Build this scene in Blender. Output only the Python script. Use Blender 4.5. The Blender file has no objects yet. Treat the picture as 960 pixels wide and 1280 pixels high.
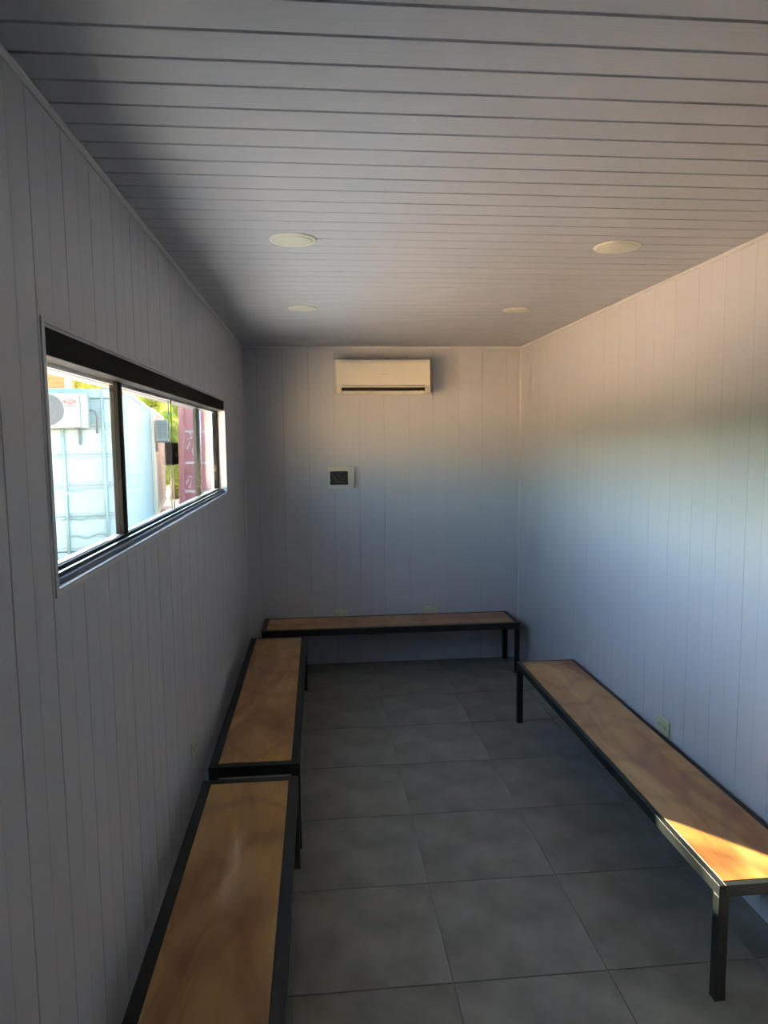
import bpy, bmesh, math, random
from mathutils import Vector, Matrix
random.seed(7)
C = bpy.context.scene.collection
PI = math.pi

# ------------------------------------------------------------------ camera, sky, sun, exposure
YAW, PITCH, ROLL, FPX = 0.0933, 0.1022, -0.0095, 877.83
cam = bpy.data.objects.new('camera', bpy.data.cameras.new('camera')); C.objects.link(cam)
fw = Vector((math.sin(YAW)*math.cos(PITCH), math.cos(YAW)*math.cos(PITCH), -math.sin(PITCH)))
r0 = Vector((math.cos(YAW), -math.sin(YAW), 0)); u0 = r0.cross(fw)
r1 = r0*math.cos(ROLL)+u0*math.sin(ROLL); u1 = -r0*math.sin(ROLL)+u0*math.cos(ROLL)
M = Matrix((r1, u1, -fw)).transposed().to_4x4(); M.translation = (0, 0, 1.898)
cam.matrix_world = M
cam.data.sensor_fit = 'VERTICAL'; cam.data.sensor_height = 32; cam.data.lens = 32*FPX/1280
cam.data.clip_start = 0.02; cam.data.clip_end = 500
bpy.context.scene.camera = cam

SUN_EL = math.radians(24.0); SAZ = (-0.673, 0.740)
w = bpy.data.worlds.new('sky'); bpy.context.scene.world = w; w.use_nodes = True
nt = w.node_tree; nt.nodes.clear()
sky = nt.nodes.new('ShaderNodeTexSky'); sky.sky_type = 'NISHITA'; sky.sun_disc = False
sky.sun_elevation = SUN_EL; sky.sun_rotation = math.atan2(SAZ[0], SAZ[1])
sky.air_density = 1.0; sky.dust_density = 0.3; sky.ozone_density = 0.7
bg = nt.nodes.new('ShaderNodeBackground'); bg.inputs['Strength'].default_value = 0.30
wo = nt.nodes.new('ShaderNodeOutputWorld')
nt.links.new(sky.outputs[0], bg.inputs[0]); nt.links.new(bg.outputs[0], wo.inputs[0])

sl = bpy.data.lights.new('sun', 'SUN'); sl.energy = 19; sl.angle = math.radians(0.6); sl.color = (1.0, 0.82, 0.60)
so = bpy.data.objects.new('sun', sl); C.objects.link(so)
sdir = Vector((SAZ[0]*math.cos(SUN_EL), SAZ[1]*math.cos(SUN_EL), math.sin(SUN_EL)))
so.rotation_euler = sdir.to_track_quat('Z', 'Y').to_euler(); so.location = sdir*40

vs = bpy.context.scene.view_settings
bpy.context.scene.display_settings.display_device = 'sRGB'
vs.view_transform = 'Standard'; vs.look = 'None'; vs.exposure = 3.3; vs.gamma = 1.0; vs.use_curve_mapping = False

# ------------------------------------------------------------------ materials
def mat(name, color, rough=0.5, metal=0.0, spec=0.5, noise=None, bump=None, coat=0.0, stretch=(1,1,1), coord='Object', rnd=0.0):
    """noise=(scale, detail, colour2, lo, hi)  bump=(scale, strength, distance)"""
    m = bpy.data.materials.new(name); m.use_nodes = True
    t = m.node_tree; b = t.nodes['Principled BSDF']
    b.inputs['Base Color'].default_value = (*color, 1); b.inputs['Roughness'].default_value = rough
    b.inputs['Metallic'].default_value = metal; b.inputs['Specular IOR Level'].default_value = spec
    b.inputs['Coat Weight'].default_value = coat
    tc = t.nodes.new('ShaderNodeTexCoord'); mp = t.nodes.new('ShaderNodeMapping'); mp.inputs['Scale'].default_value = stretch
    t.links.new(tc.outputs[coord], mp.inputs['Vector'])
    col = None
    if noise:
        n = t.nodes.new('ShaderNodeTexNoise'); n.inputs['Scale'].default_value = noise[0]; n.inputs['Detail'].default_value = noise[1]
        t.links.new(mp.outputs[0], n.inputs['Vector'])
        r = t.nodes.new('ShaderNodeValToRGB'); r.color_ramp.elements[0].position = noise[3]; r.color_ramp.elements[1].position = noise[4]
        r.color_ramp.elements[0].color = (*color, 1); r.color_ramp.elements[1].color = (*noise[2], 1)
        t.links.new(n.outputs['Fac'], r.inputs[0]); col = r.outputs[0]
    if rnd:
        oi = t.nodes.new('ShaderNodeObjectInfo'); mr = t.nodes.new('ShaderNodeMapRange')
        mr.inputs['To Min'].default_value = 1-rnd; mr.inputs['To Max'].default_value = 1+rnd
        t.links.new(oi.outputs['Random'], mr.inputs['Value'])
        mx = t.nodes.new('ShaderNodeMix'); mx.data_type = 'RGBA'; mx.blend_type = 'MULTIPLY'; mx.inputs['Factor'].default_value = 1
        if col: t.links.new(col, mx.inputs['A'])
        else: mx.inputs['A'].default_value = (*color, 1)
        t.links.new(mr.outputs[0], mx.inputs['B']); col = mx.outputs['Result']
    if col: t.links.new(col, b.inputs['Base Color'])
    if bump:
        n2 = t.nodes.new('ShaderNodeTexNoise'); n2.inputs['Scale'].default_value = bump[0]; n2.inputs['Detail'].default_value = 4
        t.links.new(mp.outputs[0], n2.inputs['Vector'])
        bp = t.nodes.new('ShaderNodeBump'); bp.inputs['Strength'].default_value = bump[1]; bp.inputs['Distance'].default_value = bump[2]
        t.links.new(n2.outputs['Fac'], bp.inputs['Height']); t.links.new(bp.outputs[0], b.inputs['Normal'])
    return m

PVC = (0.485, 0.50, 0.545)
m_wall = mat('white_pvc_wall', PVC, 0.42, spec=0.45, stretch=(14, 14, 0.5), bump=(3.0, 0.12, 0.002), rnd=0.012, coord='Object')
m_wall_s = mat('white_pvc_side_wall', PVC, 0.42, spec=0.45, stretch=(14, 14, 0.5), bump=(3.0, 0.12, 0.002), rnd=0.012)
m_ceil = mat('white_pvc_ceiling', (0.45, 0.465, 0.51), 0.45, spec=0.4, stretch=(0.6, 45, 1), bump=(3.0, 0.30, 0.002), rnd=0.015)
m_groove = mat('panel_joint', (0.22, 0.22, 0.235), 0.7)
m_trim = mat('white_pvc_trim', (0.54, 0.55, 0.57), 0.4)
m_black = mat('dark_painted_steel', (0.009, 0.013, 0.013), 0.45, spec=0.3, noise=(9, 4, (0.016, 0.020, 0.019), 0.4, 0.75), bump=(60, 0.08, 0.001))
m_tile = mat('grey_cement_tile', (0.148, 0.150, 0.128), 0.38, spec=0.5, noise=(5.0, 10, (0.25, 0.25, 0.215), 0.34, 0.70), rnd=0.07, bump=(30, 0.05, 0.001))
m_frontwall = mat('dark_grey_steel_lining', (0.10, 0.10, 0.10), 0.6)
m_grout = mat('grout', (0.22, 0.22, 0.20), 0.8)
m_alu_dark = mat('dark_bronze_aluminium', (0.006, 0.006, 0.006), 0.7, spec=0.1)
m_alu_grey = mat('grey_aluminium', (0.045, 0.062, 0.062), 0.6, spec=0.2)
m_track = mat('graphite_track', (0.035, 0.045, 0.06), 0.3)
m_plastic = mat('cream_plastic', (0.60, 0.59, 0.55), 0.35, noise=(3, 2, (0.58, 0.57, 0.53), 0.4, 0.7))
m_acwhite = mat('air_conditioner_white', (0.66, 0.64, 0.56), 0.3)
m_dark = mat('dark_void', (0.02, 0.018, 0.016), 0.6)
m_logo = mat('pale_grey_print', (0.5, 0.5, 0.5), 0.5)
m_socket = mat('cream_socket', (0.58, 0.58, 0.46), 0.35)
m_yellow = mat('old_cream_socket', (0.50, 0.51, 0.31), 0.35)
m_diff = mat('opal_diffuser', (0.60, 0.60, 0.51), 0.5)
m_cable_r = mat('brown_cable', (0.10, 0.06, 0.04), 0.5)
m_cable_g = mat('green_cable', (0.08, 0.13, 0.10), 0.5)

def ply_mat():
    m = bpy.data.materials.new('varnished_plywood'); m.use_nodes = True
    t = m.node_tree; b = t.nodes['Principled BSDF']; L = t.links.new
    tc = t.nodes.new('ShaderNodeTexCoord'); oi = t.nodes.new('ShaderNodeObjectInfo')
    ad = t.nodes.new('ShaderNodeVectorMath'); ad.operation = 'MULTIPLY_ADD'
    ad.inputs[1].default_value = (1, 1, 1)
    sc = t.nodes.new('ShaderNodeVectorMath'); sc.operation = 'SCALE'; sc.inputs[0].default_value = (13, 29, 5)
    L(oi.outputs['Random'], sc.inputs['Scale']); L(tc.outputs['Object'], ad.inputs[0]); L(sc.outputs[0], ad.inputs[2])
    mp = t.nodes.new('ShaderNodeMapping'); mp.inputs['Scale'].default_value = (3.4, 0.85, 1); L(ad.outputs[0], mp.inputs[0])
    n = t.nodes.new('ShaderNodeTexNoise'); n.inputs['Scale'].default_value = 1.5; n.inputs['Detail'].default_value = 3; n.inputs['Distortion'].default_value = 1.2
    L(mp.outputs[0], n.inputs['Vector'])
    r = t.nodes.new('ShaderNodeValToRGB'); e = r.color_ramp.elements
    e[0].position = 0.36; e[0].color = (0.31, 0.125, 0.030, 1); e[1].position = 0.66; e[1].color = (0.50, 0.30, 0.092, 1)
    x = e.new(0.5); x.color = (0.42, 0.22, 0.056, 1)
    L(n.outputs['Fac'], r.inputs[0])
    # contour-like rotary figure
    wv = t.nodes.new('ShaderNodeTexWave'); wv.wave_type = 'RINGS'; wv.inputs['Scale'].default_value = 1.1; wv.inputs['Distortion'].default_value = 9; wv.inputs['Detail'].default_value = 2.5
    wv.inputs['Detail Scale'].default_value = 0.9
    L(mp.outputs[0], wv.inputs['Vector'])
    r2 = t.nodes.new('ShaderNodeValToRGB'); r2.color_ramp.elements[0].color = (0.62, 0.52, 0.46, 1); r2.color_ramp.elements[1].color = (1, 1, 1, 1); r2.color_ramp.elements[1].position = 0.25
    L(wv.outputs['Fac'], r2.inputs[0])
    mx = t.nodes.new('ShaderNodeMix'); mx.data_type = 'RGBA'; mx.blend_type = 'MULTIPLY'; mx.inputs['Factor'].default_value = 0.5
    L(r.outputs[0], mx.inputs['A']); L(r2.outputs[0], mx.inputs['B'])
    # fine grain along the board
    mp2 = t.nodes.new('ShaderNodeMapping'); mp2.inputs['Scale'].default_value = (90, 2.5, 1); L(ad.outputs[0], mp2.inputs[0])
    n2 = t.nodes.new('ShaderNodeTexNoise'); n2.inputs['Scale'].default_value = 2; n2.inputs['Detail'].default_value = 5; L(mp2.outputs[0], n2.inputs['Vector'])
    r3 = t.nodes.new('ShaderNodeValToRGB'); r3.color_ramp.elements[0].color = (0.82, 0.79, 0.76, 1); r3.color_ramp.elements[0].position = 0.3; r3.color_ramp.elements[1].position = 0.6
    L(n2.outputs['Fac'], r3.inputs[0])
    mx2 = t.nodes.new('ShaderNodeMix'); mx2.data_type = 'RGBA'; mx2.blend_type = 'MULTIPLY'; mx2.inputs['Factor'].default_value = 0.6
    L(mx.outputs['Result'], mx2.inputs['A']); L(r3.outputs[0], mx2.inputs['B'])
    # small knots
    vo = t.nodes.new('ShaderNodeTexVoronoi'); vo.inputs['Scale'].default_value = 4.0; L(ad.outputs[0], vo.inputs['Vector'])
    r4 = t.nodes.new('ShaderNodeValToRGB'); r4.color_ramp.elements[0].position = 0.012; r4.color_ramp.elements[1].position = 0.03
    r4.color_ramp.elements[0].color = (0.22, 0.13, 0.08, 1); r4.color_ramp.elements[1].color = (1, 1, 1, 1)
    L(vo.outputs['Distance'], r4.inputs[0])
    mx3 = t.nodes.new('ShaderNodeMix'); mx3.data_type = 'RGBA'; mx3.blend_type = 'MULTIPLY'; mx3.inputs['Factor'].default_value = 0.8
    L(mx2.outputs['Result'], mx3.inputs['A']); L(r4.outputs[0], mx3.inputs['B'])
    L(mx3.outputs['Result'], b.inputs['Base Color'])
    b.inputs['Roughness'].default_value = 0.36; b.inputs['Coat Weight'].default_value = 0.5; b.inputs['Coat Roughness'].default_value = 0.10
    bp = t.nodes.new('ShaderNodeBump'); bp.inputs['Strength'].default_value = 0.35; bp.inputs['Distance'].default_value = 0.001
    L(n2.outputs['Fac'], bp.inputs['Height']); L(bp.outputs[0], b.inputs['Normal'])
    return m
m_ply = ply_mat()

def glass_mat():
    m = bpy.data.materials.new('clear_window_glass'); m.use_nodes = True
    t = m.node_tree; t.nodes.clear(); L = t.links.new
    o = t.nodes.new('ShaderNodeOutputMaterial'); mx = t.nodes.new('ShaderNodeMixShader')
    tr = t.nodes.new('ShaderNodeBsdfTransparent'); tr.inputs[0].default_value = (0.96, 0.985, 0.975, 1)
    gl = t.nodes.new('ShaderNodeBsdfGlossy'); gl.inputs['Roughness'].default_value = 0.02
    lw_ = t.nodes.new('ShaderNodeLayerWeight'); lw_.inputs['Blend'].default_value = 0.5
    pw = t.nodes.new('ShaderNodeMath'); pw.operation = 'POWER'; pw.inputs[1].default_value = 5.0
    ma = t.nodes.new('ShaderNodeMath'); ma.operation = 'MULTIPLY_ADD'; ma.inputs[1].default_value = 0.9; ma.inputs[2].default_value = 0.035
    L(lw_.outputs['Facing'], pw.inputs[0]); L(pw.outputs[0], ma.inputs[0]); L(ma.outputs[0], mx.inputs[0]); L(tr.outputs[0], mx.inputs[1]); L(gl.outputs[0], mx.inputs[2]); L(mx.outputs[0], o.inputs[0])
    return m
m_glass = glass_mat()
m_glass_edge = mat('green_glass_edge', (0.03, 0.07, 0.06), 0.2)

# outdoors
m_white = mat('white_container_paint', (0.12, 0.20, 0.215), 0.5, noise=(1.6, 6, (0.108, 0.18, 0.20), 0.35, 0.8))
m_cream = mat('cream_container_paint', (0.36, 0.33, 0.25), 0.5, noise=(1.2, 6, (0.32, 0.31, 0.26), 0.3, 0.8))
m_red = mat('faded_red_container_paint', (0.33, 0.115, 0.12), 0.55, noise=(1.4, 6, (0.36, 0.155, 0.155), 0.35, 0.8))
m_whitemark = mat('white_marks', (0.45, 0.40, 0.41), 0.6)
m_seam = mat('dark_seam', (0.065, 0.105, 0.12), 0.6)  # ribs darker than the door paint
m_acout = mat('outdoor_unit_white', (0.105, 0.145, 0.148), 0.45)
m_ground = mat('pale_reddish_earth', (0.72, 0.50, 0.34), 0.95, noise=(0.6, 8, (0.80, 0.62, 0.46), 0.3, 0.7), bump=(3, 0.4, 0.03))
m_fin = mat('fan_guard_grey', (0.022, 0.035, 0.045), 0.5)
m_fanface = mat('fan_blade', (0.065, 0.10, 0.125), 0.5)
m_redlogo = mat('red_print', (0.20, 0.018, 0.025), 0.5)
m_board = mat('orange_wall_board', (0.30, 0.115, 0.035), 0.7, noise=(5, 4, (0.24, 0.085, 0.025), 0.4, 0.7))
m_post = mat('cream_post', (0.30, 0.26, 0.18), 0.6)
m_roof = mat('roof_sheet', (0.25, 0.22, 0.20), 0.6)
m_block = mat('beige_block', (0.50, 0.42, 0.38), 0.9)
m_bark = mat('bark', (0.14, 0.09, 0.055), 0.9, bump=(8, 0.6, 0.02))
m_apron = mat('apron_grey', (0.46, 0.47, 0.49), 0.9, noise=(1.5, 8, (0.52, 0.53, 0.55), 0.3, 0.7), bump=(12, 0.3, 0.004))
m_bouncewall = mat('peach_bounce_wall', (0.80, 0.58, 0.38), 0.9, noise=(0.8, 6, (0.84, 0.64, 0.44), 0.3, 0.7))  # for the added wall that bounces sunlight
m_outhead = mat('galvanised_flashing', (0.11, 0.11, 0.11), 0.6)
m_debris = mat('tan_timber', (0.55, 0.40, 0.24), 0.8)
m_shell = mat('container_outer_steel', (0.55, 0.56, 0.56), 0.5)
def leaf_mat(name, c1, c2):
    m = bpy.data.materials.new(name); m.use_nodes = True
    t = m.node_tree; t.nodes.clear(); L = t.links.new
    o = t.nodes.new('ShaderNodeOutputMaterial'); mx = t.nodes.new('ShaderNodeMixShader'); mx.inputs[0].default_value = 0.5
    d = t.nodes.new('ShaderNodeBsdfDiffuse'); tr = t.nodes.new('ShaderNodeBsdfTranslucent')
    tc = t.nodes.new('ShaderNodeTexCoord'); n = t.nodes.new('ShaderNodeTexNoise'); n.inputs['Scale'].default_value = 1.3; n.inputs['Detail'].default_value = 5
    r = t.nodes.new('ShaderNodeValToRGB'); r.color_ramp.elements[0].color = (*c1, 1); r.color_ramp.elements[1].color = (*c2, 1)
    r.color_ramp.elements[0].position = 0.35; r.color_ramp.elements[1].position = 0.65
    L(tc.outputs['Object'], n.inputs['Vector']); L(n.outputs['Fac'], r.inputs[0]); L(r.outputs[0], d.inputs[0]); L(r.outputs[0], tr.inputs[0])
    L(d.outputs[0], mx.inputs[1]); L(tr.outputs[0], mx.inputs[2]); L(mx.outputs[0], o.inputs[0])
    return m
m_leaf = leaf_mat('yellow_green_leaves', (0.24, 0.34, 0.05), (0.52, 0.58, 0.10))
m_leaf2 = leaf_mat('mid_green_leaves', (0.09, 0.17, 0.05), (0.20, 0.28, 0.08))

# ------------------------------------------------------------------ mesh helpers
def box(bm, x0, x1, y0, y1, z0, z1, rot=None):
    v = [bm.verts.new(p) for p in ((x0,y0,z0),(x1,y0,z0),(x1,y1,z0),(x0,y1,z0),(x0,y0,z1),(x1,y0,z1),(x1,y1,z1),(x0,y1,z1))]
    for f in ((0,3,2,1),(4,5,6,7),(0,1,5,4),(1,2,6,5),(2,3,7,6),(3,0,4,7)): bm.faces.new([v[i] for i in f])
    if rot is not None: bmesh.ops.transform(bm, matrix=rot, verts=v)
    return v
def prism(bm, pts, axis, a, b):
    """extrude a closed 2-D outline along an axis; pts are in the remaining two axes' order"""
    def P(p, t):
        q = list(p); q.insert(axis, t); return q
    A = [bm.verts.new(P(p, a)) for p in pts]; B = [bm.verts.new(P(p, b)) for p in pts]
    n = len(pts); bm.faces.new(A); bm.faces.new(B[::-1])
    for i in range(n): bm.faces.new((A[i], B[i], B[(i+1) % n], A[(i+1) % n]))
    return A+B
def tube(bm, pts, r, n=6, cap=True):
    pts = [Vector(p) for p in pts]; rings = []
    for i, p in enumerate(pts):
        d = (pts[min(i+1, len(pts)-1)]-pts[max(i-1, 0)]).normalized()
        a = d.orthogonal().normalized() if i == 0 else (pa - d*pa.dot(d)).normalized()
        pa = a; b = d.cross(a)
        rr = r[i] if isinstance(r, (list, tuple)) else r
        rings.append([bm.verts.new(p+(a*math.cos(t*2*PI/n)+b*math.sin(t*2*PI/n))*rr) for t in range(n)])
    for i in range(len(rings)-1):
        for t in range(n): bm.faces.new((rings[i][t], rings[i][(t+1) % n], rings[i+1][(t+1) % n], rings[i+1][t]))
    if cap: bm.faces.new(rings[0][::-1]); bm.faces.new(rings[-1])
def lathe(bm, prof, c=(0,0,0), n=40, axis='z'):
    rings = []
    for (r, h) in prof:
        ring = []
        for t in range(n):
            a = t*2*PI/n
            q = (r*math.cos(a), r*math.sin(a), h) if axis == 'z' else (r*math.cos(a), h, r*math.sin(a))
            ring.append(bm.verts.new((q[0]+c[0], q[1]+c[1], q[2]+c[2])))
        rings.append(ring)
    for i in range(len(rings)-1):
        for t in range(n): bm.faces.new((rings[i][t], rings[i][(t+1) % n], rings[i+1][(t+1) % n], rings[i+1][t]))
    bm.faces.new(rings[0][::-1]); bm.faces.new(rings[-1])
def finish(bm, name, m, bevel=0.0, seg=1, smooth=False):
    bmesh.ops.recalc_face_normals(bm, faces=bm.faces)
    if bevel: bmesh.ops.bevel(bm, geom=list(bm.edges), offset=bevel, segments=seg, affect='EDGES', profile=0.5)
    me = bpy.data.meshes.new(name); bm.to_mesh(me); bm.free()
    if smooth:
        for p in me.polygons: p.use_smooth = True
    me.materials.append(m); return me
def link(name, me, parent=None, loc=(0,0,0)):
    o = bpy.data.objects.new(name, me); C.objects.link(o); o.location = loc
    if parent: o.parent = parent
    return o
def obj(name, bm, m, parent=None, loc=(0,0,0), bevel=0.0, seg=1, smooth=False, label=None, kind=None):
    o = link(name, finish(bm, name, m, bevel, seg, smooth), parent, loc)
    if label: o['label'] = label
    if kind: o['kind'] = kind
    return o
def bx(name, m, b, parent=None, bevel=0.0, **k):
    bm = bmesh.new(); box(bm, *b); return obj(name, bm, m, parent, bevel=bevel, **k)
def thing(name, label, cat, loc=(0,0,0), rotz=0, group=None):
    o = bpy.data.objects.new(name, None); C.objects.link(o); o.empty_display_size = 0.1
    o.location = loc; o.rotation_euler = (0, 0, rotz); o['label'] = label; o['category'] = cat
    if group: o['group'] = group
    return o
def dup(root, loc, rotz=None, label=None):
    r = root.copy(); C.objects.link(r); r.location = loc
    if rotz is not None: r.rotation_euler = (0, 0, rotz)
    if label: r['label'] = label
    for ch in list(root.children):
        c = ch.copy(); C.objects.link(c); c.parent = r
        for g in ch.children:
            d = g.copy(); C.objects.link(d); d.parent = c
    return r

# ------------------------------------------------------------------ room
XL, XR, YB, YF, HC = -0.6025, 1.7196, 5.8615, -0.45, 2.6626
WT = 0.115                                   # wall thickness
T = 0.010                                    # board thickness
PITCHB = 0.1043; PH = 1.316                  # board pitch and phase
WY0, WY1, WZ0, WZ1 = 1.655, 4.712, 1.557, 2.166

def struct(name, bm, m, **k): return obj(name, bm, m, kind='structure', **k)

def board_mesh(width, length, key, m, face):
    """one PVC board, local x = width, local z = length, visible face towards -y; chamfered edges leave the V joint"""
    S = (0.0009, 0.0022, 0.0030) if key == 'wall_panel_left' else (0.0004, 0.0014, 0.0016)     # open joint: gap, chamfer, depth
    K = (0.0002, 0.0009, 0.0008) if key == 'wall_panel_left' else (0.0001, 0.0008, 0.0006)     # tight middle joint
    (g, c, d), (g2, c2, d2) = (S, K) if face else (K, S)
    bm = bmesh.new(); h = width/2-g; h2 = width/2-g2
    prism(bm, [(-h, T), (-h, d), (-h+c, 0), (h2-c2, 0), (h2, d2), (h2, T)], 2, 0, length)
    return finish(bm, key, m)
# wall_left with window opening
bm = bmesh.new()
xa, xb = XL-WT, XL-T
for (y0, y1, z0, z1) in ((YF-.1, WY0, -.12, HC+.12), (WY0, WY1, WZ1, HC+.12), (WY1+.12, YB+.1, -.12, HC+.12)):
    box(bm, xa, xb, y0, y1, z0, z1)
prism(bm, [(xb, WY1), (xb, WY1+.12), (xa, WY1+.12), (XL-.08, WY1)], 2, -.12, HC+.12)
prism(bm, [(xb, -.12), (xb, WZ0), (XL-.105, WZ0), (xa, WZ0-.02), (xa, -.12)], 1, WY0, WY1)
wall_left = struct('wall_left', bm, m_groove)
bm = bmesh.new(); box(bm, XR+T, XR+WT, YF-.1, YB+.1, -.12, HC+.12); wall_right = struct('wall_right', bm, m_groove)
bm = bmesh.new(); box(bm, XL-T, XR+T, YB+T, YB+.1, -.12, HC+.12); wall_back = struct('wall_back', bm, m_groove)
bm = bmesh.new(); box(bm, XL-T, XR+T, YF-.1, YF, -.12, HC+.12); wall_front = struct('wall_front', bm, m_frontwall)
bm = bmesh.new(); box(bm, XL-T, XR+T, YF, YB+T, HC+T, HC+.12); ceiling = struct('ceiling', bm, m_groove)
bm = bmesh.new(); box(bm, XL-T, XR+T, YF, YB+T, -.12, -.004); floor = struct('floor', bm, m_grout)

cache = {}
def wall_board(parent, a, b, z0, z1, place, m, name='wall_panel', odd=0):
    """board between positions a..b along the wall"""
    k = (round(b-a, 4), round(z1-z0, 4), m.name, place is pl_left, odd)
    if k not in cache: cache[k] = board_mesh(b-a, z1-z0, 'wall_panel_left' if place is pl_left else name, m, odd)
    o = link(name, cache[k], parent); place(o, (a+b)/2, z0); return o
def pl_left(o, c, z): o.rotation_euler = (0, 0, PI/2); o.location = (XL, c, z)    # local -y -> +x
def pl_right(o, c, z): o.rotation_euler = (0, 0, -PI/2); o.location = (XR, c, z)
def pl_back(o, c, z): o.location = (c, YB, z)
ys = [YF]; y = PH-17*PITCHB
while y < YB-0.02:
    if y > YF+0.02: ys.append(y)
    y += PITCHB
ys.append(YB)
ZT = HC-0.001
for i, (a, b) in enumerate(zip(ys[:-1], ys[1:])):
    od = round((a-PH)/PITCHB) % 2 if i else 0
    # left wall: split around the window
    if b <= WY0 or a >= WY1:
        wall_board(wall_left, a, b, 0, ZT, pl_left, m_wall, odd=od)
    else:
        if a < WY0-0.004: wall_board(wall_left, a, WY0, WZ0+.0008, WZ1-.0008, pl_left, m_wall, odd=od)
        if b > WY1+0.004: wall_board(wall_left, WY1, b, WZ0+.0008, WZ1-.0008, pl_left, m_wall, odd=od)
        wall_board(wall_left, a, b, 0, WZ0, pl_left, m_wall, odd=od)
        wall_board(wall_left, a, b, WZ1, ZT, pl_left, m_wall, odd=od)
for i, (a, b) in enumerate(zip(ys[:-1], ys[1:])):
    wall_board(wall_right, a, b, 0, ZT, pl_right, m_wall_s, odd=i % 2)
xs = [XL]; x = 0.141-7*0.1037
while x < XR-0.02:
    if x > XL+0.02: xs.append(x)
    x += 0.1037
xs.append(XR)
for i, (a, b) in enumerate(zip(xs[:-1], xs[1:])): wall_board(wall_back, a, b, 0, ZT, pl_back, m_wall, odd=i % 2)
# ceiling boards: run across the room
Wr = XR-XL
for i, (a, b) in enumerate(zip(ys[:-1], ys[1:])):
    k = ('c', round(b-a, 4))
    if k not in cache:
        bm = bmesh.new(); g = 0.0012; c = 0.004; d = 0.005; h = (b-a)/2-g
        prism(bm, [(-h, T), (-h, d), (-h+c, 0), (h-c, 0), (h, d), (h, T)], 0, -Wr/2, Wr/2)
        cache[k] = finish(bm, 'ceiling_board', m_ceil)
    link('ceiling_board', cache[k], ceiling, ((XL+XR)/2, (a+b)/2, HC))
# floor tiles
TS = 0.56; tx = []; x = 0.9997-3*TS
ex = [XL]; 
while x < XR-0.01:
    if x > XL+0.01: ex.append(x)
    x += TS
ex.append(XR)
ey = [YF]; y = 2.2525-4*TS
while y < YB-0.01:
    if y > YF+0.01: ey.append(y)
    y += TS
ey.append(YB)
for a, b in zip(ex[:-1], ex[1:]):
    for c, d in zip(ey[:-1], ey[1:]):
        k = ('t', round(b-a, 3), round(d-c, 3))
        if k not in cache:
            bm = bmesh.new(); g = 0.0016
            box(bm, -(b-a)/2+g, (b-a)/2-g, -(d-c)/2+g, (d-c)/2-g, -0.01, 0)
            cache[k] = finish(bm, 'floor_tile', m_tile, bevel=0.001)
        link('floor_tile', cache[k], floor, ((a+b)/2, (c+d)/2, 0))
# cornice and corner trims
def lmould(name, pts, axis, a, b):
    bm = bmesh.new(); prism(bm, pts, axis, a, b); return struct(name, bm, m_trim)
s = 0.013
lmould('trim_1', [(XL, HC), (XL, HC-s), (XL+.006, HC-s), (XL+s, HC-.006), (XL+s, HC)], 1, YF, YB-s)
lmould('trim_2', [(XR, HC), (XR, HC-s), (XR-.006, HC-s), (XR-s, HC-.006), (XR-s, HC)], 1, YF, YB-s)
lmould('trim_3', [(YB, HC), (YB, HC-s), (YB-.006, HC-s), (YB-s, HC-.006), (YB-s, HC)], 0, XL, XR)
s = 0.012
lmould('trim_4', [(XL, YB), (XL, YB-s), (XL+.004, YB-s), (XL+s, YB-.004), (XL+s, YB)], 2, 0, HC-.018)
lmould('trim_5', [(XR, YB), (XR, YB-s), (XR-.004, YB-s), (XR-s, YB-.004), (XR-s, YB)], 2, 0, HC-.018)
# closed door behind the photographer
d1 = bpy.data.objects.new('door_1', None); C.objects.link(d1); d1['kind'] = 'structure'; d1.location = (0.5, YF, 0)
bx('door_leaf', m_frontwall, (-.42, .42, 0.002, .035, 0.004, 2.08), d1, bevel=.003)
for n, b in (('door_frame', (-.48, -.42, 0.002, .05, 0.004, 2.14)), ('door_frame', (.42, .48, 0.002, .05, 0.004, 2.14)), ('door_frame', (-.42, .42, 0.002, .05, 2.08, 2.14))):
    bx(n, m_alu_dark, b, d1)

# ------------------------------------------------------------------ window
win = bpy.data.objects.new('window_1', None); C.objects.link(win); win['kind'] = 'structure'; win.location = (XL, (WY0+WY1)/2, WZ0)
def wbx(name, m, b, parent=win, bevel=0.0, label=None):
    o = win.location
    if parent is not win: o = win.location
    b = (b[0]-o.x, b[1]-o.x, b[2]-o.y, b[3]-o.y, b[4]-o.z, b[5]-o.z)
    return bx(name, m, b, parent, bevel, label=label)
# white lining of the opening (reveal) with a thin lip on the wall face
e = 0.006
wbx('reveal', m_trim, (XL-WT-.004, XL+.003, WY0, WY0+e, WZ0, WZ1))
wbx('reveal', m_trim, (XL-.0765, XL+.003, WY1-e, WY1, WZ0, WZ1))
wbx('reveal', m_trim, (XL-.104, XL+.003, WY0+e, WY1-e, WZ0, WZ0+e))
wbx('reveal', m_trim, (XL-WT-.004, XL-.002, WY0+e, WY1-e, WZ1-e, WZ1))
for b in ((XL, XL+.004, WY0-.014, WY0, WZ0-.012, WZ1+.012), (XL, XL+.004, WY1, WY1+.012, WZ0-.012, WZ1+.006), (XL, XL+.004, WY0, WY1, WZ0-.010, WZ0), (XL, XL+.004, WY0, WY1, WZ1, WZ1+.005)):
    wbx('casing', m_trim, b)
# header box, dark
y0, y1 = WY0+e+.001, WY1-e-.001
wbx('header_box', m_alu_dark, (XL-.060, XL-.001, y0, y1, 2.096, WZ1-e-.001), bevel=.002)
wbx('header_lip', m_trim, (XL-.066, XL-.0605, y0, y1, 2.086, 2.13))
wbx('upper_track', m_alu_dark, (XL-.105, XL-.067, y0, y1, 2.100, WZ1-e-.001))
wbx('outer_head', m_outhead, (XL-WT-.060, XL-WT-.0045, y0-.05, y1+.05, 2.098, 2.20), bevel=.003)
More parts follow.
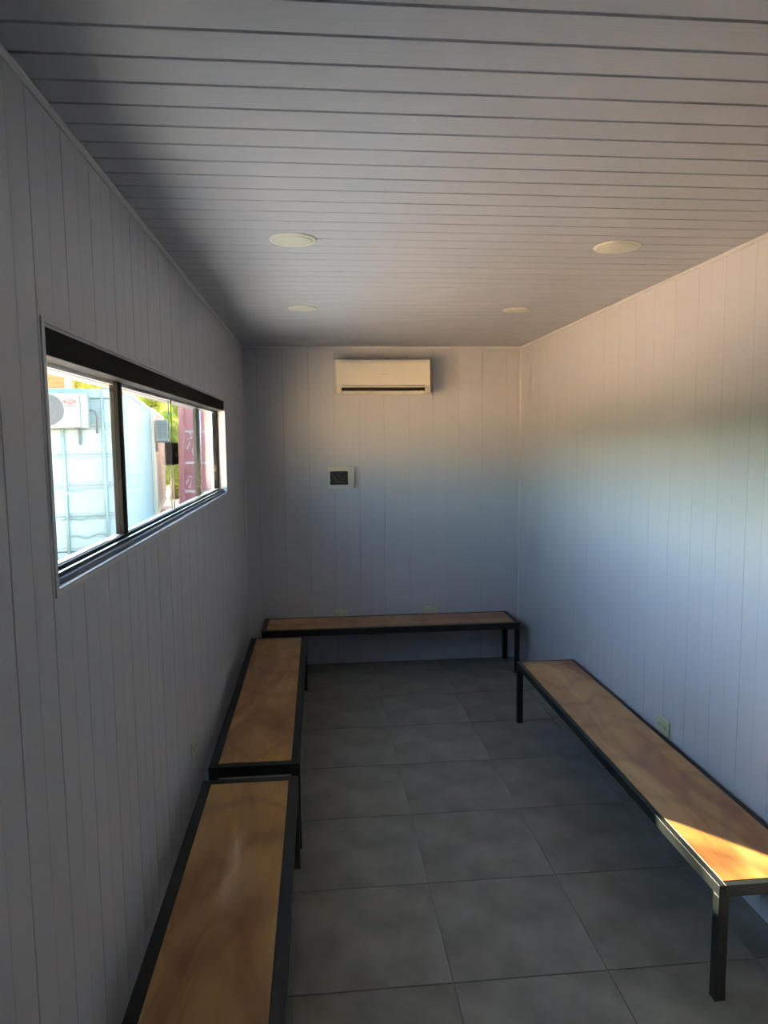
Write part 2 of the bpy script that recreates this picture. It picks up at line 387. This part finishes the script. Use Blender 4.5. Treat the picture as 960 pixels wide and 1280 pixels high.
# bottom track: stepped dark channel with bright rail
wbx('bottom_track', m_track, (XL-.078, XL-.010, y0, y1, WZ0+e+.001, WZ0+.020), bevel=.002)
wbx('track_rail', m_track, (XL-.030, XL-.022, y0, y1, WZ0+.0205, WZ0+.030))
wbx('track_rail', m_alu_grey, (XL-.052, XL-.048, y0, y1, WZ0+.0205, WZ0+.034))
wbx('track_rail', m_track, (XL-.100, XL-.079, y0, y1, WZ0+e+.001, WZ0+.026))
# jambs
wbx('jamb', m_alu_dark, (XL-.075, XL-.047, y1-.022, y1, WZ0+.035, 2.085), bevel=.001)
wbx('jamb', m_alu_dark, (XL-.075, XL-.047, y0, y0+.022, WZ0+.035, 2.085), bevel=.001)
# four panes
pb = [y0+.023, 2.44, 3.285, 4.03, y1-.023]
xg = [XL-.056, XL-.064, XL-.056, XL-.064]
for i in range(4):
    ov = .012
    a = pb[i]-(ov if i in (1, 3) else 0); b = pb[i+1]+(ov if i in (0, 2) and i != 3 else 0)
    if i == 1: b = pb[2]-.002
    if i == 2: a = pb[2]+.002
    o = wbx('glass_pane', m_glass, (xg[i]-.002, xg[i]+.002, a, b, WZ0+.036, 2.097))
    if i == 1: wbx('glass_edge', m_glass_edge, (xg[i]-.003, xg[i]+.003, b-.007, b+.0012, WZ0+.036, 2.097), parent=win)
    if i == 2: wbx('glass_edge', m_glass_edge, (xg[i]-.003, xg[i]+.003, a-.0012, a+.003, WZ0+.036, 2.097), parent=win)
wbx('mullion', m_alu_dark, (XL-.074, XL-.046, 2.405, 2.438, WZ0+.0345, 2.097), bevel=.002)
wbx('mullion_edge', m_alu_grey, (XL-.072, XL-.048, 2.4385, 2.462, WZ0+.0345, 2.097))
wbx('mullion', m_alu_grey, (XL-.085, XL-.070, 4.03, 4.15, WZ0+.0345, 2.097), label='grey mullion seen through the sliding pane')
lk = wbx('lock', m_alu_dark, (XL-.074, XL-.040, 3.215, 3.345, 1.795, 1.895), bevel=.004, label='black clamp lock joining the two middle panes')
bm = bmesh.new(); lathe(bm, [(0.0, 0), (.012, 0), (.012, .006), (.009, .007), (0.0, .007)], n=16)
cyl = obj('lock_cylinder', bm, m_alu_grey, lk); cyl.rotation_euler = (0, PI/2, 0); cyl.location = (XL-.0402-win.location.x, 3.275-win.location.y, 1.842-win.location.z)

# ------------------------------------------------------------------ benches (length along local y, origin at the floor under the near-left corner)
HB = 0.415
def bench(label, loc, rotz, W, L, rim, rh, lw_):
    t = thing('bench', label, 'bench', loc, rotz, 'steel and plywood benches along the walls')
    zt = HB
    bm = bmesh.new(); box(bm, 0, rim, 0, L, zt-rh, zt); obj('rail', bm, m_black, t, bevel=.0006)
    bm = bmesh.new(); box(bm, W-rim, W, 0, L, zt-rh, zt); obj('rail', bm, m_black, t, bevel=.0006)
    bm = bmesh.new(); box(bm, rim+.0005, W-rim-.0005, 0, rim, zt-rh, zt); obj('end_rail', bm, m_black, t, bevel=.0006)
    bm = bmesh.new(); box(bm, rim+.0005, W-rim-.0005, L-rim, L, zt-rh, zt); obj('end_rail', bm, m_black, t, bevel=.0006)
    for f in (.33, .66):
        bm = bmesh.new(); box(bm, rim+.0005, W-rim-.0005, L*f-.015, L*f+.015, zt-rh, zt-.014); obj('cross_bar', bm, m_black, t)
    me = None
    for (x, y) in ((0, 0), (W-lw_, 0), (0, L-lw_), (W-lw_, L-lw_)):
        if me is None:
            bm = bmesh.new(); box(bm, 0, lw_, 0, lw_, 0.006, zt-rh-.0002); me = finish(bm, 'leg', m_black, bevel=.0006)
            bm = bmesh.new(); box(bm, -.0008, lw_+.0008, -.0008, lw_+.0008, 0, 0.0058); mf = finish(bm, 'foot_cap', m_dark)
        lg = link('leg', me, t, (x, y, 0)); link('foot_cap', mf, lg)
    bm = bmesh.new(); g = .0012
    box(bm, rim+g, W-rim-g, rim+g, L-rim-g, zt-.013, zt+.0015)
    obj('plywood_top', bm, m_ply, t, bevel=.0008)
    return t
bench('long plywood bench alone against the right wall, its near end in sunlight', (1.301, 2.078, 0), 0, 0.392, 2.395, 0.022, 0.041, .036)
bench('nearest plywood bench along the left wall, glare on its top, cut by the frame', (-.528, 0.885, 0), 0, 0.416, 2.13, 0.040, 0.046, .040)
bench('plywood bench along the left wall between the nearest bench and the back bench', (-.524, 3.132, 0), 0, 0.416, 2.13, 0.040, 0.048, .040)
bench('plywood bench standing along the back wall below the air conditioner', (-.462, 5.842, 0), -PI/2, 0.405, 2.067, 0.036, 0.050, .036)

# ------------------------------------------------------------------ indoor air conditioner
ac = thing('air_conditioner', 'white wall-mounted split air conditioner high on the back wall', 'air conditioner', (0.535, YB, 2.25))
A = .380
bm = bmesh.new()
prof = [(-.003, .02), (-.165, .02), (-.172, .026), (-.196, .075), (-.203, .12), (-.203, .262), (-.192, .285), (-.165, .293), (-.003, .293)]
prism(bm, prof, 0, -A, A); obj('body', bm, m_acwhite, ac, bevel=.004, seg=2)
bm = bmesh.new(); prism(bm, [(-.2035, .083), (-.2095, .085), (-.2105, .255), (-.203, .277), (-.198, .284), (-.196, .27), (-.2035, .25)], 0, -A+.004, A-.004)
obj('front_panel', bm, m_acwhite, ac, bevel=.001)
bx('panel_seam', m_dark, (-A+.05, A-.05, -.2065, -.198, .0795, .0825), ac)
bm = bmesh.new(); prism(bm, [(-.1702, .028), (-.1965, .066), (-.2005, .062), (-.174, .024)], 0, -A+.045, A-.045)
outl = obj('air_outlet', bm, m_dark, ac)
bm = bmesh.new(); prism(bm, [(-.172, .021), (-.196, .040), (-.200, .037), (-.176, .016)], 0, -A+.05, A-.05)
obj('louver_flap', bm, m_acwhite, ac)
for i in range(9):
    x = -A+.10+i*.073
    bx('outlet_vane', m_dark, (x, x+.003, -.196, -.178, .036, .056), outl)
bx('display_mark', m_logo, (-.03, .035, -.2115, -.2104, .168, .173), ac)
bx('status_light_cover', m_plastic, (A-.040, A-.012, -.1985, -.190, .042, .060), ac)

# ------------------------------------------------------------------ breaker box in the back wall
bb = thing('breaker_box', 'small white-framed breaker box with loose wires on the back wall', 'breaker box', (0.172, YB, 1.588))
for n, b in (('frame', (-.088, .095, -.014, -.001, .055, .092)), ('frame', (-.088, .095, -.014, -.001, -.092, -.058)),
             ('frame', (-.088, -.072, -.014, -.001, -.058, .055)), ('frame', (.077, .095, -.014, -.001, -.058, .055))):
    bx(n, m_plastic, b, bb, bevel=.001)
bx('recess', m_dark, (-.072, .077, -.003, -.001, -.058, .055), bb)
bm = bmesh.new(); tube(bm, [(-.06, -.006, .04), (-.045, -.008, .02), (-.02, -.009, -.02), (.01, -.008, -.036), (.06, -.006, -.04)], .004); obj('wire', bm, m_cable_g, bb, smooth=True)
bm = bmesh.new(); tube(bm, [(-.055, -.006, .0), (-.03, -.008, -.035), (.02, -.009, -.028), (.05, -.007, .01), (.065, -.006, .045)], .0035); obj('wire', bm, m_cable_r, bb, smooth=True)
bm = bmesh.new(); tube(bm, [(-.01, -.006, .05), (.0, -.009, .01), (.03, -.008, -.01), (.062, -.006, -.02)], .003); obj('wire', bm, m_cable_r, bb, smooth=True)
bm = bmesh.new(); box(bm, 0, .004, -.055, 0, -.086, .086); dr = obj('door_flap', bm, m_plastic, bb, bevel=.0008); dr.location = (.096, -.012, .006); dr.rotation_euler = (0, 0, math.radians(28))

# ------------------------------------------------------------------ wall outlets
def outlet(label, loc, rotz, m, cord=False):
    t = thing('wall_outlet', label, 'wall outlet', loc, rotz, 'cream wall outlets behind the benches')
    bx('plate', m, (-.060, .060, -.010, -.0002, -.040, .040), t, bevel=.003)
    for x in (-.028, .028):
        o = bx('socket_module', m, (x-.018, x+.018, -.0125, -.0102, -.022, .022), t, bevel=.0006)
        for dx in (-.006, .006): bx('pin_hole', m_dark, (x+dx-.0016, x+dx+.0016, -.0131, -.0126, -.006, .006), o)
    return t
outlet('left cream wall outlet behind the back bench, under the breaker box side', (0.172, YB, 0.434), 0, m_socket)
outlet('right cream wall outlet behind the back bench, under the air conditioner side', (0.938, YB, 0.437), 0, m_socket)
outlet('yellowed wall outlet on the right wall just above the long bench', (XR, 3.275, 0.447), -PI/2, m_yellow)
outlet('wall outlet on the left wall, seen edge on above the left benches', (XL, 3.20, 0.485), PI/2, m_socket)

# ------------------------------------------------------------------ ceiling lights
def light(label, x, y, r):
    t = thing('ceiling_light', label, 'ceiling light', (x, y, HC), 0, 'round ceiling lights')
    bm = bmesh.new(); lathe(bm, [(r*.80, -.0005), (r, -.0005), (r, -.003), (r*.95, -.0065), (r*.86, -.0075), (r*.80, -.0065)], n=40); obj('frame', bm, m_acwhite, t, smooth=False)
    bm = bmesh.new(); lathe(bm, [(0.001, -.0067), (r*.84, -.0078), (r*.80, -.0095), (r*.5, -.011), (0.001, -.0115)], n=40); obj('diffuser', bm, m_diff, t, smooth=True)
    return t
light('near left round unlit ceiling light with cream diffuser', -.078, 2.79, .090)
light('near right round unlit ceiling light with cream diffuser', 1.213, 2.812, .092)
light('far left round unlit ceiling light, nearer the back wall', -.071, 4.19, .082)
light('far right round unlit ceiling light, nearer the back wall', 1.200, 4.188, .084)

# ------------------------------------------------------------------ outdoors
ZG = -.15
bm = bmesh.new(); n = 48
gv = {}
for i in range(n+1):
    for j in range(n+1):
        x = -90+i*150/n; y = -90+j*160/n
        gv[i, j] = bm.verts.new((x, y, ZG+random.uniform(-.02, .02) - (.05 if abs(x) < 3 and -3 < y < 8 else 0)))
for i in range(n):
    for j in range(n): bm.faces.new((gv[i, j], gv[i+1, j], gv[i+1, j+1], gv[i, j+1]))
struct('yard_ground', bm, m_ground)
bm = bmesh.new()
for k in range(9):
    bm2 = box(bm, XL-WT-2.9, XL-WT-.02, -4.0+k*1.6, -4.0+k*1.6+1.58, ZG-.06, ZG+.035)
struct('bounce_apron', bm, m_apron)  # unseen grey strip added so light bounced to the ceiling stays neutral
# roof of our own cabin
bm = bmesh.new(); box(bm, XL-WT, XR+WT, YF-.1, YB+.1, HC+.12, HC+.16); struct('roof', bm, m_shell)

def container(label, loc, rotz, Lc, m, mbar, mseam, lean=0.0, zs=None, bars=(.20, .72), rib=.010):
    """local: end face in the plane y=0 looking to -y, x from -2.44 to 0"""
    Wc, Hc = 2.44, 2.62
    t = thing('shipping_container', label, 'shipping container', loc, rotz); t.rotation_euler = (0, lean, rotz)
    for n_, b in (('corner_post', (-Wc, -Wc+.12, 0, .15, 0, Hc)), ('corner_post', (-.12, 0, 0, .15, 0, Hc)),
                  ('corner_post', (-Wc, -Wc+.12, Lc-.15, Lc, 0, Hc)), ('corner_post', (-.12, 0, Lc-.15, Lc, 0, Hc)),
                  ('header_beam', (-Wc+.12, -.12, 0, .12, Hc-.14, Hc)), ('sill_beam', (-Wc+.12, -.12, 0, .12, 0, .16)),
                  ('side_rail', (-.08, 0, .15, Lc-.15, 0, .14)), ('side_rail', (-.07, 0, .15, Lc-.15, Hc-.08, Hc)),
                  ('side_rail', (-Wc, -Wc+.08, .15, Lc-.15, 0, .14)), ('side_rail', (-Wc, -Wc+.07, .15, Lc-.15, Hc-.08, Hc))):
        bx(n_, m, b, t, bevel=.004)
    # corrugated sides
    for sx, face in ((-.018, 1), (-Wc+.018, -1)):
        bm = bmesh.new(); pts = []; y = .15; k = 0
        while y < Lc-.15:
            dd = -.036*face
            for (dy, dx) in ((0, 0), (.07, 0), (.138, dd), (.208, dd)):
                if y+dy < Lc-.15: pts.append((y+dy, sx+dx))
            y += .278
        pts.append((Lc-.15, sx))
        lo = [bm.verts.new((p[1], p[0], .14)) for p in pts]; hi = [bm.verts.new((p[1], p[0], Hc-.08)) for p in pts]
        for i in range(len(pts)-1): bm.faces.new((lo[i], lo[i+1], hi[i+1], hi[i]))
        o = obj('corrugated_side', bm, m, t)
        sm = o.modifiers.new('thick', 'SOLIDIFY'); sm.thickness = .004
    bx('roof_panel', m, (-Wc+.07, -.07, .12, Lc-.12, Hc-.03, Hc-.01), t)
    bx('end_panel', m, (-Wc+.12, -.12, Lc-.06, Lc-.03, 0, Hc-.03), t)
    bx('floor_panel', m, (-Wc+.08, -.08, .12, Lc-.12, .02, .14), t)
    for x0, x1 in ((-Wc+.125, -Wc/2-.006), (-Wc/2+.006, -.125)):
        dw = x1-x0
        d = bx('door', m, (x0, x1, .035, .075, .17, Hc-.15), t, bevel=.003)
        zs = zs or [.17, .70, 1.17, 1.64, 2.06, Hc-.15]
        for i in range(len(zs)-1):      # pressed panels between the horizontal ribs
            a, b = zs[i]+.045, zs[i+1]-.045
            bx('door_panel', m, (x0+.07, x1-.07, .018, .0345, a, b), d, bevel=.006)
            if i: bx('rib', mseam, (x0+.03, x1-.03, .027, .0347, zs[i]-rib, zs[i]+rib), d)
        for fx in bars:
            xb = x0+dw*(fx if x0 < -Wc/2 else fx+.06)
            bm = bmesh.new(); tube(bm, [(xb, -.008, .06), (xb, -.008, Hc-.05)], .022, 8); lb = obj('locking_bar', bm, mbar, t, smooth=True)
            for z in (.12, .62, 1.2, 1.95, Hc-.1): bx('bracket', mbar, (xb-.045, xb+.045, -.006, .0345, z-.03, z+.03), lb)
            bx('handle', mbar, (xb-.02, xb+.28 if xb+.3 < x1 else xb+.02, -.045, -.030, 1.02+.12*fx, 1.06+.12*fx), lb)
        for z in (.35, 1.0, 1.7, 2.3):
            hx = x0-.03 if x0 < -Wc/2 else x1-.03
            bx('hinge', m, (hx, hx+.06, -.006, .034, z-.06, z+.06), t)
    for x in (-Wc, -.17):
        for z in (-.004, Hc-.118):
            cst = bx('corner_casting', m, (x-.003, x+.173, -.006, .16, z, z+.122), t, bevel=.004)
            bm = bmesh.new(); bmesh.ops.create_cone(bm, segments=12, radius1=.032, radius2=.032, depth=.004, cap_ends=True)
            ho = obj('casting_hole', bm, m_dark, cst); ho.rotation_euler = (PI/2, 0, 0); ho.location = (x+.085, -.0085, z+.06); ho.scale = (1, .0+1.3, 1)
    return t
TH = math.radians(9.7)
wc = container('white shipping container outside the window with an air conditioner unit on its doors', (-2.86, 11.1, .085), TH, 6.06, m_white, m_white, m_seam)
d6 = 6.16
container('cream-sided shipping container standing behind the white one', (-2.86-math.sin(TH)*d6+.05*math.cos(TH), 11.1+math.cos(TH)*d6+.05*math.sin(TH), .085), TH, 6.06, m_cream, m_cream, m_seam)
rc = container('faded red shipping container with white marks, seen through the far panes', (-3.50+2.44*math.cos(math.radians(-11)), 18.1+2.44*math.sin(math.radians(-11)), .24), math.radians(-11), 6.06, m_red, m_whitemark, m_whitemark, lean=math.radians(1.5), zs=[.17, .36, 1.08, 1.86, 2.47], bars=(.40, .74), rib=.028)
# short white strokes on the red doors
def strokes(x, z, seed, sc, parent):
    rr = random.Random(seed)
    for i in range(5):
        a = (x+rr.uniform(-.09, .09)*sc, .012, z-i*.15*sc); b = (a[0]+rr.uniform(-.15, .15)*sc, .012, a[2]-rr.uniform(.06, .2)*sc)
        c = ((a[0]+b[0])/2+rr.uniform(-.05, .05), .012, (a[2]+b[2])/2)
        bm = bmesh.new(); tube(bm, [a, c, b], .016, 4); obj('white_stroke', bm, m_whitemark, parent)
strokes(-2.12, 1.86, 3, .9, rc); strokes(-1.42, 1.86, 5, .9, rc); strokes(-2.16, .75, 8, .6, rc)

# outdoor units
def outdoor_unit(label, loc, rotz):
    """local: front towards -y, x 0..0.8, z 0..0.54, back at y=0"""
    t = thing('outdoor_unit', label, 'air conditioner', loc, rotz, 'outdoor air conditioner units')
    bx('casing', m_acout, (0, .70, -.30, -.02, .03, .54), t, bevel=.012)
    bx('service_cover', m_acout, (.702, .80, -.29, -.03, .03, .53), t, bevel=.008)
    bm = bmesh.new(); lathe(bm, [(.200, 0), (.228, 0), (.225, -.012), (.205, -.012)], c=(.255, -.30, .29), n=40, axis='y'); g = obj('fan_grille', bm, m_fin, t)
    for r in (.05, .08, .11, .14, .17, .195):
        bm = bmesh.new()
        tube(bm, [(.255+r*math.cos(a*2*PI/32), -.309, .29+r*math.sin(a*2*PI/32)) for a in range(33)], 0.0065, 4, cap=False); obj('grille_ring', bm, m_fin, g)
    bm = bmesh.new(); lathe(bm, [(.001, -.004), (.203, -.004), (.203, 0), (.001, 0)], c=(.255, -.30, .29), n=32, axis='y'); obj('fan_back', bm, m_fanface, g)
    for k in range(5):
        bm = bmesh.new(); R_ = Matrix.Translation((.255, -.3055, .29)) @ Matrix.Rotation(k*2*PI/5, 4, 'Y')
        box(bm, .03, .18, -.001, .001, -.045, .045, R_); obj('fan_blade', bm, m_fanface, g)
    # diamond and oval emblem on the casing
    bm = bmesh.new(); tube(bm, [(.565+.060*math.cos(a*2*PI/24), -.3035, .41+.035*math.sin(a*2*PI/24)) for a in range(25)], .008, 4, cap=False); obj('emblem_ring', bm, m_redlogo, t)
    bm = bmesh.new(); prism(bm, [(.455, .41), (.500, .432), (.500, .388)], 1, -.303, -.3005); prism(bm, [(.675, .41), (.630, .432), (.630, .388)], 1, -.303, -.3005)
    prism(bm, [(.535, .41), (.565, .426), (.595, .41), (.565, .394)], 1, -.303, -.3005); obj('emblem', bm, m_redlogo, t)
    bx('lettering_line', m_fin, (.49, .64, -.303, -.3005, .340, .352), t)
    # louvred end vents
    bx('end_vent', m_fin, (-.006, .002, -.265, -.06, .10, .50), t)
    for k in range(6): bx('vent_slat', m_acout, (-.016, -.0065, -.265, -.06, .115+k*.066, .145+k*.066), t)
    bx('vent_divider', m_acout, (-.020, -.0165, -.175, -.150, .10, .50), t)
    for x in (.08, .62):
        bm = bmesh.new(); box(bm, x, x+.035, -.33, 0, 0, .028); box(bm, x, x+.035, -.03, 0, -.22, 0); obj('wall_bracket', bm, m_fin, t)
    bm = bmesh.new(); tube(bm, [(.79, -.10, .30), (.87, -.10, .28), (.90, -.06, .18), (.88, -.02, .05), (.88, .0, -.05)], .012, 6); obj('pipe', bm, m_fin, t, smooth=True)
    return t
def lw(x, y, z):   # container-local to world
    return (-2.86+x*math.cos(TH)-y*math.sin(TH), 11.1+x*math.sin(TH)+y*math.cos(TH), z+.085)
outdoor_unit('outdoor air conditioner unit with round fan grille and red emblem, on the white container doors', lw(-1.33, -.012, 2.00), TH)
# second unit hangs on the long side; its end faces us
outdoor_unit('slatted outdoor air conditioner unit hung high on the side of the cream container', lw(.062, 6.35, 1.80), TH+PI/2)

# cables drooping across the white doors
for i, (x0, x1, z) in enumerate(((-1.0, -.42, .66), (-.92, -.36, .38))):
    bm = bmesh.new(); tube(bm, [(x0+(x1-x0)*k/8, -.030, z+.03*math.sin(k*1.3)+.03*(k/8)) for k in range(9)], .010, 5)
    obj('cable', bm, m_cable_g, wc)
# blocks under the white container
for k, (x, y, s_, lb) in enumerate(((-.12, .10, .13, 'short support block under the right corner of the white container'),
                                (-1.24, .10, .13, 'short support block under the middle of the white container'),
                                (-2.3, .10, .13, 'short support block under the left corner of the white container'))):
    o = bx('support_block', m_block, (-.12, .12, -.12, .12, 0, .223), None, bevel=.01); p = lw(x, y, 0); o.location = (p[0], p[1], ZG); o.rotation_euler = (0, 0, TH)
    o['label'] = lb; o['category'] = 'block'; o['group'] = 'support blocks'
o = bx('concrete_block', m_block, (-.13, .13, -.10, .10, 0, .40), None, bevel=.012); o.location = (-3.62, 10.72, ZG-.01); o.rotation_euler = (0, 0, .2)
o['label'] = 'beige block standing on the ground in front of the white container'; o['category'] = 'block'
for k, (x, y) in enumerate(((-3.3, 18.2), (-1.2, 17.9))):
    o = bx('timber_bearer', m_debris, (-.15, .15, -.3, .3, 0, .36), None, bevel=.01); o.location = (x, y+.15, ZG); o.rotation_euler = (0, 0, math.radians(-8))
    o['label'] = ('left' if k == 0 else 'right')+' timber bearer under the red container'; o['category'] = 'timber'; o['group'] = 'timber bearers'
# loose planks on the ground between the containers
for k, (x, y, a, l, lb) in enumerate(((-4.2, 19.6, .5, 1.8, 'pale plank lying left of the red container'), (-3.9, 17.2, 1.3, 1.4, 'tan plank lying in front of the red container'),
                                  (-4.6, 21.0, .1, 1.6, 'farthest tan plank lying between the containers'))):
    o = bx('plank', m_debris, (-l/2, l/2, -.1, .1, 0, .05), None, bevel=.004); o.location = (x, y, ZG+.03); o.rotation_euler = (0, 0, a); o['label'] = lb; o['category'] = 'plank'; o['group'] = 'loose planks on the ground'

# orange boarded house beyond the white container
hs = thing('house', 'orange boarded house with a cream corner post rising behind the white container', 'house', (-10.75, 24.6, ZG))
for k in range(37):
    bx('wall_board', m_board, (-3.0, 2.42, 0, .03, .15*k, .15*k+.143), hs, bevel=.004)
for x in (-3.1, 2.42): bx('corner_post', m_post, (x, x+.17, -.03, .12, 0, 5.55), hs)
bx('wall', m_board, (-2.95, 2.52, .032, .6, 0, 5.5), hs)
bm = bmesh.new(); prism(bm, [(-.6, 5.6), (1.2, 6.3), (1.8, 6.0), (1.8, 5.92), (1.2, 6.2), (-.6, 5.52)], 0, -3.5, 2.9); obj('roof_sheet', bm, m_roof, hs)

# trees
def foliage(rr, blobs, n, size):
    V = []; F = []
    for i in range(n):
        c, rad = rr.choice(blobs)
        while True:
            p = Vector((rr.uniform(-1, 1), rr.uniform(-1, 1), rr.uniform(-1, 1)))
            if .25 < p.length <= 1: break
        p = Vector(c)+Vector((p.x*rad[0], p.y*rad[1], p.z*rad[2]))
        a = Vector((rr.gauss(0, 1), rr.gauss(0, 1), rr.gauss(0, 1))).normalized(); b = a.orthogonal().normalized()
        s_ = size*rr.uniform(.6, 1.3); w_ = s_*.5; k = len(V)
        V += [p-a*s_, p+b*w_, p+a*s_, p-b*w_+a.cross(b)*s_*.2]; F.append((k, k+1, k+2, k+3))
    me = bpy.data.meshes.new('foliage'); me.from_pydata(V, [], F); me.update(); return me
def tree(label, loc, h, r, seed, m, n=12000, low=.15, size=.13):
    rr = random.Random(seed); t = thing('tree', label, 'tree', loc, 0, 'trees behind the containers')
    bl = []
    for k in range(26):
        a = k*2.4; q = math.sqrt((k+.5)/26)*.66*r; z = rr.uniform(low, .88)*h
        s_ = r*rr.uniform(.28, .36); bl.append(((q*math.cos(a), q*math.sin(a), z), (s_, s_, s_*1.1)))
    me = foliage(rr, bl, n, size); me.materials.append(m); o = link('foliage', me, t); o['kind'] = 'stuff'
    bm = bmesh.new(); tube(bm, [(0, 0, 0), (.05, .03, h*.25), (-.05, .02, h*.5), (0, 0, h*.8)], [.16, .13, .1, .04], 8); obj('trunk', bm, m_bark, t, smooth=True)
    for k in range(5):
        c = bl[k*4][0]; bm = bmesh.new(); tube(bm, [(0, 0, h*(.2+.08*k)), (c[0]*.5, c[1]*.5, (c[2]+h*(.2+.08*k))/2+.1), c], [.07, .05, .02], 6); obj('branch', bm, m_bark, t, smooth=True)
    return t
tree('tall yellow-green tree seen between the cream and red containers', (-5.2, 29.2, ZG), 7.0, 2.0, 1, m_leaf, low=.04, n=20000)
tree('yellow-green tree above the white container, right of the orange house', (-9.7, 29.8, ZG), 7.5, 2.1, 2, m_leaf, low=.1, n=14000)
def sun_block_tree(label, loc, zc, r, hz, seed, n):  # unseen tree added to keep direct sun off most of the window
    rr = random.Random(seed); t = thing('tree', label, 'tree', loc)
    bl = [((r*.7*math.sqrt((k+.5)/22)*math.cos(k*2.4), r*.7*math.sqrt((k+.5)/22)*math.sin(k*2.4), zc+rr.uniform(-.45, .45)*hz), (r*.34, r*.34, hz*.3)) for k in range(22)]
    bl += [((1.72, 1.56, zc-1.65), (.85, .85, 1.0))]       # leaf veil added to thin the sun entering the far end of the window
    me = foliage(rr, bl[:-1], n, .13); ml = foliage(rr, bl[-1:], 540, .085); ml.materials.append(m_leaf2); ol = link('sun_veil', ml, t); ol['kind'] = 'stuff'; me.materials.append(m_leaf2); o = link('foliage', me, t); o['kind'] = 'stuff'
    bm = bmesh.new(); tube(bm, [(0, 0, 0), (.1, .05, zc*.4), (-.05, .1, zc*.7), (0, 0, zc)], [.2, .17, .13, .06], 8); obj('trunk', bm, m_bark, t, smooth=True)
    for k in range(5):
        c = bl[k*4+1][0]; bm = bmesh.new(); tube(bm, [(0, 0, zc*.72), (c[0]*.5, c[1]*.5, zc*.84), c], [.08, .05, .02], 6); obj('branch', bm, m_bark, t, smooth=True)
    return t
sun_block_tree('unseen tall umbrella-shaped tree added left of the containers to shade the near part of the cabin', (-9.48, 10.97, ZG), 8.4, 2.6, 3.0, 21, 12000)
tree('tree behind the red container, mostly hidden by it', (-1.0, 30.0, ZG), 6.5, 2.0, 4, m_leaf, low=.05, n=10000)
tree('small bushy tree low in the gap between the cream and red containers', (-5.2, 26.0, ZG), 3.2, 1.0, 5, m_leaf, n=7000, low=.1, size=.08)
tree('tree standing in the second row above the cream container roof', (-7.6, 34.2, ZG), 8.5, 2.1, 6, m_leaf, n=14000, low=.1)
# unseen belt of greenery added left and behind for the window light (far off, one mass)
rr = random.Random(11); bl = []
for k in range(90):
    f = k/90; x = -20+3*math.sin(k)+(0 if f < .8 else (f-.8)*60); y = 24-f*60
    if 9 < math.degrees(math.atan2(-(x+.7), -(y-3.2))) < 45: continue      # gap shaped to let low sky light onto the back wall
    h = rr.uniform(2.0, 3.4); bl.append(((x, y, ZG+h*.5), (2.4, 2.4, h*.55)))
for k in range(26):      # taller clump added close behind the cabin to block sky light
    x = -rr.uniform(.5, 3.2); y = -rr.uniform(7.5, 10.5); bl.append(((x-.2, y, ZG+rr.uniform(.8, 5.6)), (1.0, 1.2, 1.0)))
me = foliage(rr, bl, 46000, .22); me.materials.append(m_leaf2); o = link('hedge', me); o['kind'] = 'stuff'
o['label'] = 'unseen belt of green trees added to the left, beyond the window, shaping its light'; o['category'] = 'hedge'

# low wall added out of view to bounce warm sun into the cabin
gw = thing('bounce_wall', 'added low cream wall with a coping, unseen behind the cabin, bouncing warm sunlight inside', 'wall', (-6.3, -2.0, ZG))
bx('masonry', m_bouncewall, (-5, 5, -.09, .09, 0, 1.80), gw); bx('coping', m_bouncewall, (-5.03, 5.03, -.13, .13, 1.802, 1.88), gw, bevel=.01)
for k in range(5): bx('pier', m_bouncewall, (-4.9+k*2.4, -4.6+k*2.4, .092, .16, 0, 1.80), gw)
